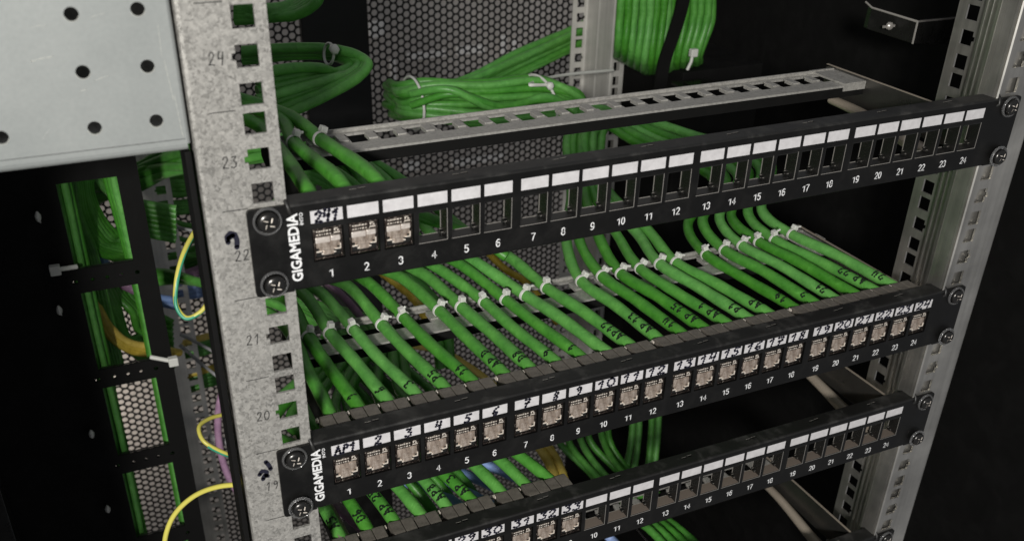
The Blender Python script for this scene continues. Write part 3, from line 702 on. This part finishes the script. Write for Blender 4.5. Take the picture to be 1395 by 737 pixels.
# slanting cables below the middle panel's own
for k in range(6): run([(395+k*22,455,250),(440+k*24,490,230),(500+k*25,545,180),(540+k*24,600,140)], 3.7, 'green', 'green cable slanting in the shade below the cables of the middle panel', 'lower green cables behind the middle panel')
for k in range(2): run([(410+k*8,500,160),(425+k*8,530,140),(437+k*10,570,110),(445+k*8,640,100)], 3.7, 'green', 'green cable beside the left rail, below the first cables of the middle panel', 'green cables beside the left rail')
run([(520,465,300),(600,478,290),(640,500,280),(700,545,260)], 3.2, 'yellow', 'yellow cable showing deep below port 7 of the middle panel', None)
run([(510,360,330),(545,386,320),(570,410,300),(600,470,290)], 6, 'yellow', 'yellow cable end beside a green bundle under the top panel', None)
run([(660,340,330),(690,368,320),(716,384,300),(760,440,280)], 3.3, 'yellow', 'orange yellow cable crossing under port 6 of the top panel', None)
for k in range(2): run([(535+k*14,365,320),(562+k*14,392,310),(590+k*14,430,290),(600+k*14,500,280)], 5, 'green', 'dark green cable beside a yellow cable end under the top panel', 'dark green pair under the top panel')
run([(440,380,300),(468,405,290),(490,430,280),(520,470,270)], 3.4, 'purple', 'purple cable deep under port 2 of the top panel', None)
for k in range(4): run([(868+k*14,708,170),(886+k*14,722,150),(905+k*15,742,130),(925+k*15,770,110)], 3.8, 'green', 'green cable just under ports 11 and 12 of the third panel', 'green cables at the bottom edge')
run([(820,724,150),(835,736,140),(850,756,120),(860,780,110)], 4, 'blue', 'blue cable end just under port 10 of the third panel', None)
# green cables showing low through the open ports 4 and 5 of the top panel
for k in range(2): run([(540,285-k*4,200),(590,302-k*3,190),(640,318,170),(690,350,150)], 3.6, 'green', 'green cable seen through open ports 4 and 5 of the top panel', 'cables behind the open ports')
# vertical bundle on the far right
BD = 'cables of the big hanging bundle'
for k in range(26):
    row = k % 2; j = k//2
    u = 843+j*9.9+row*4; tilt = (row*2+J(1))
    y0 = 430+row*9+J(2)
    if 912 < u+0 < 926: y0 += 10
    ub = 842+j*9.0+row*4
    vb = 66+min(1,max(0,(ub-840)/42))*22 - max(0,(ub-912)/55)*12
    run([(u+9,-60,y0-4),(u+5,-20,y0-2),(u+1+tilt,30,y0),(ub,vb-8,y0+2),(ub-1,vb+6,y0+22),(ub-2,vb+10,y0+60)], 4.1, 'green', 'green cable in the big bundle hanging at the upper right of the cabinet', BD)
P_ = [at(u, v, y=408) for u, v in ((938,-40),(930,10),(918,50),(906,86),(898,140),(894,200))]
mb = MB(); pp = spline(P_, 6); vs = []
for p in pp: vs += [p+Vector((-7,0,0)), p+Vector((7,0,0)), p+Vector((7,3,0)), p+Vector((-7,3,0))]
mb.add(vs, [(i*4+j, (i+1)*4+j, (i+1)*4+(j+1)%4, i*4+(j+1)%4) for i in range(len(pp)-1) for j in range(4)])
tag(mb.build('strap', M['blackmat'], smooth=40), 'black strap running down across the big hanging green bundle', 'strap')
p = at(944,72,y=415); mb = MB(); mb.box(p+Vector((-4,-4,-4)), p+Vector((4,2,4))); q = at(936,96,y=414); mb.tube([p, (p+q)/2+Vector((0,-2,0)), q], 1.9, 6)
tag(mb.build('cable_tie', M['nylon'], bevel=1), 'white tie with cut tail at the foot of the big hanging bundle', 'cable tie')
# horizontal bundle and its looped left end
HB = 'cables of the bundle lying above the top panel'
for k in range(26):
    ring = [(0,0)]+[(8,a) for a in range(0,360,60)]+[(15.5,a) for a in range(0,360,30)]+[(20.5,a) for a in range(-60,150,30)]
    rr_, aa = ring[k % len(ring)]; rr_ *= .93; dx, dz = rr_*math.cos(math.radians(aa)), rr_*math.sin(math.radians(aa))
    tw = J(6)
    c1, c2, c3, c4, c5 = at(545,142,y=432), at(580,141,y=415), at(660,140,y=402), at(740,138,y=396), at(785,150,y=388)
    f = lambda c, s, t=0: c+Vector((0, dx*s*.9, dz*s))+Vector((J(2),J(3),J(2.2)))
    cable([at(600,160,y=520), f(c1,.95)+Vector((10-rr_*.5,25,-4)), f(c1,.85)+Vector((3-rr_*.25,0,0)), f(c2,1), f(c3,1)+Vector((0,0,tw)), f(c4,1)+Vector((0,0,tw)), f(c5,.8), f(c5,.6)+Vector((22,14,-34)), f(c5,.5)+Vector((30,20,-90))], 3.6, 'green',
          'green cable in the thick bundle lying across the back above the top panel', HB)
def ring_tie(c, axis, R_, lab, tail=None, w=2.0):
    axis = Vector(axis).normalized(); u = axis.orthogonal().normalized(); w_ = axis.cross(u)
    mb = MB(); mb.tube([c+(u*math.cos(2*PI*k/36)+w_*math.sin(2*PI*k/36))*R_ for k in range(37)], w, 6, caps=False)
    if tail:
        hp = min((c+(u*math.cos(2*PI*k/72)+w_*math.sin(2*PI*k/72))*R_ for k in range(72)), key=lambda p: (p-tail[0]).length)
        mb.lathe([(2.2,3.4),(3.6,2.4),(3.7,-2.2),(2.4,-3.2)], hp+Vector((0,-3,0)), n=6)
        if len(tail) > 1: mb.tube(spline([hp]+tail[1:], 6), 1.6, 6)
    tag(mb.build('cable_tie', M['nylon'], smooth=60), lab, 'cable tie')
c_ = at(562,141,y=420); ring_tie(c_, (1,.1,0), 24, 'pale tie ring near the left end of the bundle lying above the top panel', w=1.3)
c_ = at(735,138,y=396); ring_tie(c_, (1,.25,.2), 25.5, 'pale tie round the lying bundle, its long tail reaching the far rail', tail=[at(706,136,y=370), at(722,116,y=375), at(760,104,y=430), at(835,96,y=470)], w=1.3)
for k in range(2):
    cable([at(560,128+k*16,y=402), at(610+k*8,122+k*6,y=378), at(680,150-k*5,y=372), at(745,132+k*4,y=372), at(782+k*2,152,y=370), at(790+k*3,185,y=330)], 3.4, 'green', 'loose green cable wandering over the front of the lying bundle', 'loose cables over the lying bundle')
# rising diagonal bundle
for k in range(12):
    a = k*30; rr_ = 10 if k % 3 else 4; d = Vector((rr_*math.cos(math.radians(a))*.5, rr_*math.sin(math.radians(a)*2), rr_*math.sin(math.radians(a))))
    P = [at(575,140,y=540), at(640,118,y=545), at(705,86,y=570), at(775,56,y=600), at(850,20,y=610)]
    cable([p+d+Vector((J(1),J(1),J(1.5))) for p in P], 4.0, 'green', 'green cable in the bundle rising towards the far right rail', 'cables of the rising bundle')
# left loops
LG = 'cables of the loop left of the black door stile'
for k in range(13):
    j = (k % 7)*1.32; o_ = k*2.0+random.uniform(-5,5); P = [at(330,70+j*1.6,y=330+o_), at(385,66+j*1.4,y=320+o_), at(440,66+j*1.2,y=306+o_), at(482-j*2,74+j*.9,y=290+o_), at(501-j*3.0,87+j*.4,y=274+o_), at(490-j*4,104-j*.6,y=262+o_), at(450-j*2,128-j*4.4,y=250+o_), at(402,150-j*7.2,y=242+o_), at(350,172-j*9,y=236+o_)]
    cable(P, 3.7, 'green', 'green cable in the loop that turns back just right of the left rail', LG)
ring_tie(at(448,74,y=290), (1,.2,-.2), 7.5, 'white tie head on top of the green loop right of the left rail', tail=[at(452,58,y=280)], w=1.1)
for k in range(7):
    P = [at(320,28-k*4,y=330), at(370,24-k*2,y=318), at(405,20-k*3,y=305+k*2), at(432-k*2,2-k*3,y=295+k*3), at(440,-30,y=300)]
    cable(P, 3.9, 'green', 'green cable in the upper loop at the top edge beside the left rail', 'cables of the upper loop')
for k in range(4): run([(366,207+k*9,256),(388,212+k*8,250),(430,222+k*7,235),(480,250+k*8,215),(520,300,200)], 3.8, 'green', 'dark green cable low behind the left end of the top panel', 'green cables behind the left end of the top panel')

# ------------------------------------------------------------------ black windowed panel and the cables behind it
wp = empty('windowed_panel', (-330, 350, -620)); tag(wp, 'black sheet panel with a column of tall windows, left of the rack', 'panel')
tops = [(-83.5+3, -141.5+2)]
rects = []; circ = []
zw = -42.0; H_ = 70.5
zws = [at(118,245,y=350).z, at(150,392,y=350).z, at(178,520,y=350).z, at(205,635,y=350).z]
zbs = [at(146,360,y=350).z, at(172,496,y=350).z, at(196,612,y=350).z, at(222,722,y=350).z]
for a,b in zip(zws, zbs): rects.append((-322.5,-279, b, a))
for i in range(3):
    zm = (zbs[i]+zws[i+1])/2
    for x in (-324.5,-311.5,-300.5,-290,-277.5): circ.append((x, zm, 1.9 if abs(x+301) > 20 else 1.5))
rects.append((-322.5,-279, zbs[3]-90, zbs[3]-18)); 
for x in (-324.5,-277.5): circ.append((x, zbs[3]-9, 1.9))
mb = MB(); mb.plate(-425, -263, -640, 40, 1.5, (0,350,0), (1,0,0), (0,0,1), rects, circ); mb.box((-264.5,350,-640),(-263,376,40))
move(mb.build('sheet', M['blackmat'], wp), (330,-350,620))
mb = MB()
for q in rects: mb.box((q[0]+1,350.2,q[2]-.0),(q[1]-1,352,q[2]+.25))
move(mb.build('window_edge', M['bezel'], wp), (330,-350,620))
LB = 'green cables standing behind the left edge of the windows'
for k in range(4):
    x = -322.5+k*2.6; cable([Vector((x-1,362+(k%2)*6,60)), Vector((x+J(.6),361+(k%2)*6,-80)), Vector((x+J(1),361+(k%2)*6,-200)), Vector((x-.5+J(1),362+(k%2)*6,-320)), Vector((x-1,362+(k%2)*6,-460)), Vector((x-1,362,-640))], 3.0, 'green', 'green cable standing behind the left edge of the panel windows', LB)
for k in range(3):
    x = -277.5-k*.9; cable([Vector((x-5-k*2,364+k*4,60)), Vector((x-4-k*2,364+k*4,-60)), Vector((x-1.5-k,364+k*4,-130)), Vector((x,364+k*4,-200)), Vector((x,364+k*4,-330)), Vector((x,364,-640))], 3.4, 'green', 'green cable standing behind the right edge of the panel windows', 'green cables standing behind the right edge of the windows')
for k in range(9):     # crescent of cables sagging through the top window
    run([(80+k*8,215,420+k*3),(98+k*3,250,410+k*3),(104+k*4.5,300,400+k*3),(122+k*4.5,335-k*2,400+k*3),(160,352-k*4.5,410+k*3),(200,352-k*5,430)], 3.6, 'green', 'green cable sagging across the topmost window of the black panel', 'sagging cables in the topmost window')
for k in range(7): run([(60+k*4,222,450),(120+k*8,238+k*2,445),(150+k*4,262+k*4,445),(185,275+k*6,440),(240,285+k*7,430)], 3.6, 'green', 'dark green cable curving across the top of the topmost window', 'curving cables in the topmost window')
run([(112,270,455),(120,290,450),(128,312,450),(150,345,450)], 4, 'yellow', 'short stretch of yellow cable in the topmost window', None)
run([(106,262,462),(114,290,460),(124,325,458),(150,370,450)], 4, 'blue', 'grey blue cable beside the yellow one in the topmost window', None)
for k in range(3): run([(95,320+k*9,470),(120,345+k*7,460),(150,372+k*4,450),(200,395+k*4,440)], 4, 'purple', 'purple cable at the foot of the topmost window', 'purple cables at the foot of the topmost window')
for k in range(11): run([(116+k*5,370,430+k*3),(136+k*5,405,425+k*3),(160+k*4,450+k*3 if k < 5 else 425,420+k*3),(190,487-k*7,425+k*3),(235,500-k*6,440)], 3.5, 'green', 'green cable slanting through the second window from the top', 'slanting cables in the second window')
for k in range(3): run([(122,375,405),(130+k,410,400),(145+k*2,452-k*4,398),(175,476-k*5,402),(205,482-k*5,410),(245,480,430)], 3.4, 'yellow', 'yellow cable curving through the second window from the top', 'yellow cables in the second window')
for k in range(2): run([(150,385+k*5,520),(178,392+k*6,520),(200,402+k*6,515),(240,410+k*7,500)], 4, 'blue', 'light blue cable at the top of the second window', 'blue cables in the second window')
for k in range(5): run([(84+k*4,225,400),(92+k*4,290,395),(112+k*4,340,395),(128+k*5,420,400),(150+k*4,500,405)], 2.6, 'green', 'thin green cable running down behind the two upper windows', 'thin cables behind the upper windows')
for k in range(3): run([(232,300+k*22,590),(262,308+k*20,585),(300,300+k*18,575)], 3, 'green', 'short green cable crossing the mesh in the gap left of the rail', 'short cables crossing the gap')
# ties on the panel
for (u0,v0,u1,v1,lab) in ((75,368,106,363,'white tie sticking out left below the topmost window'),(236,492,204,486,'white tie sticking out right below the second window')):
    a, b = at(u0,v0,y=343), at(u1,v1,y=346); mb = MB(); d = (b-a).normalized(); mb.tube([a,(a+b)/2,b], 1.9, 8); mb.box(a-Vector((4,3,4)), a+Vector((4,3,4))); pass
    tag(mb.build('cable_tie', M['nylon'], bevel=.8), lab, 'cable tie')
for (u,v,lab) in ((81,424,'small pale tie end left of the second window from the top'),(52,297,'small pale tie end left of the topmost window'),(125,592,'thin pale tie end left of the third window'),(147,694,'small pale tie end left of the fourth window')):
    a = at(u,v,y=344); mb = MB(); mb.lathe([(.8,5),(2.4,2),(2.2,-1),(1,-3)], a, axis='z', n=7); mb.tube([a, a+Vector((.5,4,-5)), a+Vector((1,7,-8))], .7, 5)
    tag(mb.build('cable_tie', M['nylon'], smooth=60), lab, 'cable tie')

# ------------------------------------------------------------------ gap between rear rail and front rail
def gap(pts, r, mt, lab, grp, **k): return run([(p[0],p[1],max(p[2]+100,585)) if p[2] > 450 else p for p in pts], r*1.1, mt, lab, grp, **k)
for k in range(5): gap([(205,238+k*6,500),(235,240+k*6,500),(262,238+k*6,495),(300,232+k*6,480)], 4, 'green', 'green cable crossing the gap left of the rail, upper bundle', 'upper bundle in the gap left of the rail')
for k in range(3): gap([(205,276+k*5,505),(240,278+k*5,500),(270,274+k*5,495),(310,268+k*5,480)], 4, 'green', 'green cable crossing the gap left of the rail, second bundle', 'second bundle in the gap left of the rail')
for k in range(4): gap([(225,372-k*6,520),(255,362-k*6,515),(285,350-k*7,505),(320,335-k*7,480)], 4, 'green', 'green cable rising across the gap left of the rail', 'rising cables in the gap left of the rail')
for k in range(2): gap([(230,386-k*7,500),(258,376-k*5,498),(290,366-k*6,490),(330,352-k*7,480)], 4, 'purple', 'purple cable crossing the gap left of the rail', 'purple cables in the gap left of the rail')
for k in range(3): gap([(225,410-k*7,495),(252,404-k*6,490),(288,398-k*6,485),(330,388-k*6,470)], 4, 'blue', 'light blue cable crossing the gap left of the rail', 'blue cables in the gap left of the rail')
for j,(v0) in enumerate((475,520)):
    for k in range(5): gap([(215,v0+10+k*5-10,490),(245,v0+4+k*5-10,488),(280,v0-6+k*5-10,480),(330,v0-18+k*5-10,470)], 3.8, 'yellow' if k == 0 else 'green', ('yellow' if k == 0 else 'green')+' cable of the %s bundle low in the gap left of the rail' % ('upper' if j == 0 else 'lower'), 'low bundles in the gap, %s %s' % ('upper' if j == 0 else 'lower', 'yellow' if k == 0 else 'green'))
gap([(318,505,430),(300,545,425),(298,600,420),(312,650,415),(345,700,405)], 3.3, 'purple', 'thick purple cable hanging in the gap left of the rail', None)
gap([(285,595,440),(310,602,430),(350,607,420)], 4, 'grey', 'short grey cable passing the thick purple one', None)
for a,b,c,lab in (((225,305),(250,312),(285,318),'upper'),((245,455),(275,470),(310,490),'middle'),((245,470),(280,500),(320,530),'lower')):
    run([(a[0],a[1],470),(b[0],b[1],465),(c[0],c[1],460)], 1.7, 'grey', 'thin pale strap in the gap left of the rail, %s of three' % lab, None, cat='strap', name='strap')
def wire(pts, cols, lab):
    P = spline([at(p[0],p[1],y=p[2]) for p in pts], 10); base = P[0].copy(); root = empty('earth_wire', base); tag(root, lab, 'wire')
    mb = MB(); mb.tube([p-base for p in P], 1.6, 10); mb.build('yellow_side', M['earth_yellow'], root, smooth=80)
    if cols:
        a, b = int(cols[0]*len(P)), int(cols[1]*len(P)); Q = [p-base for p in P[a:b]]
        mb = MB(); mb.tube([q+Vector((-.8*math.cos(i_*.12)-.2,-.35,-.7*math.sin(i_*.12)-.2)) for i_, q in enumerate(Q)], 1.35, 10); mb.build('green_stripe', M['earth_green'], root, smooth=80)
wire([(300,270,230),(274,302,220),(250,345,200),(240,385,190),(241,418,185),(255,433,180),(275,423,180),(290,398,185),(310,360,200)], (0.0,.78), 'green and yellow earth wire hanging in a narrow loop beside the rail')
wire([(345,552,240),(315,562,235),(285,570,225),(271,582,215),(277,600,205),(300,614,200),(322,622,200),(350,630,210)], (.62,1), 'yellow earth wire with green end, small sideways loop in the middle of the gap')
wire([(370,664,60),(338,660,60),(300,662,70),(265,675,80),(238,700,85),(226,728,85),(224,770,85)], None, 'bright yellow wire arching out of the gap at the bottom left')

# ------------------------------------------------------------------ bracket and box on the right
bk = empty('wall_bracket', at(1215,40,y=200)); tag(bk, 'black folded bracket with one bright screw, at the upper right inside the cabinet', 'bracket'); base = at(1215,40,y=200)
T0, T1, T2 = at(1188,11,y=200), at(1250,30,y=160), at(1312,24,y=215); B0, B1, B2 = at(1181,40,y=200), at(1243,60,y=160), at(1300,62,y=215)
mb = MB(); th = Vector((1.5,6,0))
for a,b,c,d in ((T0,T1,B1,B0),(T1,T2,B2,B1)):
    q = [a,b,c,d]; mb.add([p-base for p in q]+[p-base+th for p in q], [(3,2,1,0),(4,5,6,7),(0,1,5,4),(1,2,6,5),(2,3,7,6),(3,0,4,7)])
mb.build('folded_sheet', M['bezel'], bk, bevel=.6)
mb = MB(); mb.tube([p-base for p in (T0+Vector((0,8,3)),T0,T1,T2)], .8, 6); mb.tube([T1-base, B1-base], .8, 6); mb.build('rim', M['beveledge'], bk)  # pale tubes paint in the shine along the bracket's edges
mb = MB(); sc_ = at(1212,36,y=176); mb.lathe([(3.1,1),(3,-1),(2,-2),(.4,-2.3)], sc_-base, n=10); mb.box(sc_-base+Vector((-7,-.8,-.9)), sc_-base+Vector((5,.5,.9))); mb.build('screw', M['beveledge'], bk, smooth=30)
eb = empty('equipment_box', (330, 520, -260)); tag(eb, 'dark box with a small red light behind the tie bar, under the hanging bundle', 'equipment')
p0 = at(905,105,y=430); mb = MB(); mb.box((296,436,-330),(400,560,p0.z)); mb.build('case', M['blackmat'], eb, bevel=1).location = Vector((-330,-520,260))*S
p1_ = at(945,108,y=425); mb = MB(); mb.box((p1_.x-22,400,p1_.z-6),(p1_.x+24,434,p1_.z-3)); mb.box((p1_.x-14,404,p1_.z-2.9),(p1_.x+14,424,p1_.z-1)); mb.build('tray', M['bezel'], eb, bevel=1).location = Vector((-330,-520,260))*S
m, nt, b = mat('red_led', (.5,.05,.03), .4); b.inputs['Emission Color'].default_value = (1,.15,.1,1); b.inputs['Emission Strength'].default_value = .5
pl = at(941,157,y=434); mb = MB(); mb.box(pl-Vector((1.2,1,1.6)), pl+Vector((1.2,3,1.6))); mb.build('indicator_light', m, eb).location = Vector((-330,-520,260))*S

# ------------------------------------------------------------------ rear door of perforated steel
dr = empty('rear_door', (0, 720, -900)); tag(dr, 'black perforated rear doors with a plain strip down the middle', 'door')
def mesh_leaf(x0, x1, z0, z1, y):
    p = 9.2; r = 3.75; N = 8; vs = []; fs = []; th = 1.5
    col = 0; x = x0
    while x < x1:
        z = z0+(p/2 if col % 2 else 0)
        while z < z1:
            b = len(vs)
            hexr = p/math.sqrt(3)
            for k in range(6):
                a = PI/3*k; vs.append((x+hexr*math.cos(a), y, z+hexr*math.sin(a)))
            for w in (0, th):
                for k in range(12):
                    a = PI/6*k; rr = r
                    vs.append((x+rr*math.cos(a), y+w, z+rr*math.sin(a)))
            for k in range(6):
                k2 = (k+1)%6; i0 = b+6+2*k; i1 = b+6+(2*k+1); i2 = b+6+(2*k+2)%12
                fs += [(b+k, i0, i1), (b+k, i1, b+k2), (b+k2, i1, i2)]
            for k in range(12):
                k2 = (k+1)%12; fs.append((b+6+k, b+18+k, b+18+k2, b+6+k2))
            z += p
        x += p*.8660254; col += 1
    mb = MB(); mb.add(vs, fs); return mb
mesh_leaf(-440, -38, -899, 30, 719).build('mesh_leaf', M['door'], dr).location = Vector((0,-720,900))*S
mesh_leaf(42, 345, -899, 30, 719).build('mesh_leaf', M['door'], dr).location = Vector((0,-720,900))*S
mb = MB(); mb.box((-40,712,-899),(40,724,80)); mb.build('center_stile', M['door'], dr, bevel=2).location = Vector((0,-720,900))*S
cb = empty('cabinet', (0, 350, -905)); tag(cb, 'black inside of the cabinet shell round the rack', 'cabinet')
def cab(nm, a, b_, m='blackmat'):
    mb = MB(); mb.box(a, b_); move(mb.build(nm, M[m], cb, bevel=.5), (0,-350,905))
cab('side_wall', (-432,-40,-900), (-428,740,180)); cab('side_wall', (430,-40,-900), (434,740,180))
cab('back_strip', (346.5,712,-900), (430,722,180)); cab('corner_post', (-425,300,-760), (-412,318,40), 'bezel'); cab('base_plate', (-428,-20,-905), (430,740,-900.2))
# room behind and floor
mb = MB(); mb.box((-1100,1290,-1700),(1100,1300,700)); o = mb.build('back_wall', M['wall']); o['kind'] = 'structure'
mb = MB(); mb.box((-1100,-700,-1710),(1100,1289,-1700)); o = mb.build('floor', M['wall']); o['kind'] = 'structure'
# invented pale plates on the wall, added to make rows of brighter holes
for (u,v,w,h) in ((580,75,60,8),(540,140,20,24),(700,70,9,34),(640,68,45,10),(815-130,64,9,30),(512,40,22,20),(650,218,90,9),(560,226,26,12),(535,95,8,26)):
    a = at(u,v,y=1286); sx = w*.62; sz = h*.7
    mb = MB(); mb.box((a.x-sx,1280,a.z-sz),(a.x+sx,1289.5,a.z+sz)); tag(mb.build('wall_tag', M['white_sheet'], bevel=1), 'pale plate on the wall behind the mesh, one of the brighter spots', 'plate', 'pale plates behind the mesh')

# ------------------------------------------------------------------ lights
def area(loc, tgt, size, power, col=(1,1,1)):
    l = bpy.data.lights.new('lamp', 'AREA'); l.energy = power; l.size = size; l.color = col; l.shape = 'DISK'
    o = bpy.data.objects.new('lamp', l); C.objects.link(o); o.location = Vector(loc)*S
    o.rotation_euler = (Vector(tgt)-Vector(loc)).to_track_quat('-Z','Y').to_euler(); return o
area((-760,-1120,440), (-20,60,-80), .14, 23.5, (1,.975,.93))
area((-560,1120,-820), (-520,1290,-780), .3, 1.5, (1,.92,.82))
W = bpy.data.worlds.new('World'); bpy.context.scene.world = W; W.use_nodes = True
W.node_tree.nodes['Background'].inputs[0].default_value = (.93,.95,1,1); W.node_tree.nodes['Background'].inputs[1].default_value = .2

cam = bpy.data.cameras.new('Camera'); co = bpy.data.objects.new('Camera', cam); C.objects.link(co)
X_, Y_, Z_ = RM.row[0], RM.row[1], RM.row[2]
mw = Matrix((X_, -Y_, -Z_)).transposed().to_4x4(); mw.translation = CAM*S; co.matrix_world = mw
cam.sensor_width = 36; cam.sensor_fit = 'HORIZONTAL'; cam.lens = FPX/IW*36
cam.shift_x = (IW/2-CX)/IW; cam.shift_y = (CY-IH/2)/IW; cam.clip_start = .01; cam.clip_end = 20
cam.dof.use_dof = True; cam.dof.focus_distance = .62; cam.dof.aperture_fstop = 13
sc = bpy.context.scene; sc.camera = co
sc.view_settings.view_transform = 'Standard'; sc.view_settings.look = 'None'; sc.view_settings.exposure = 0; sc.view_settings.gamma = 1
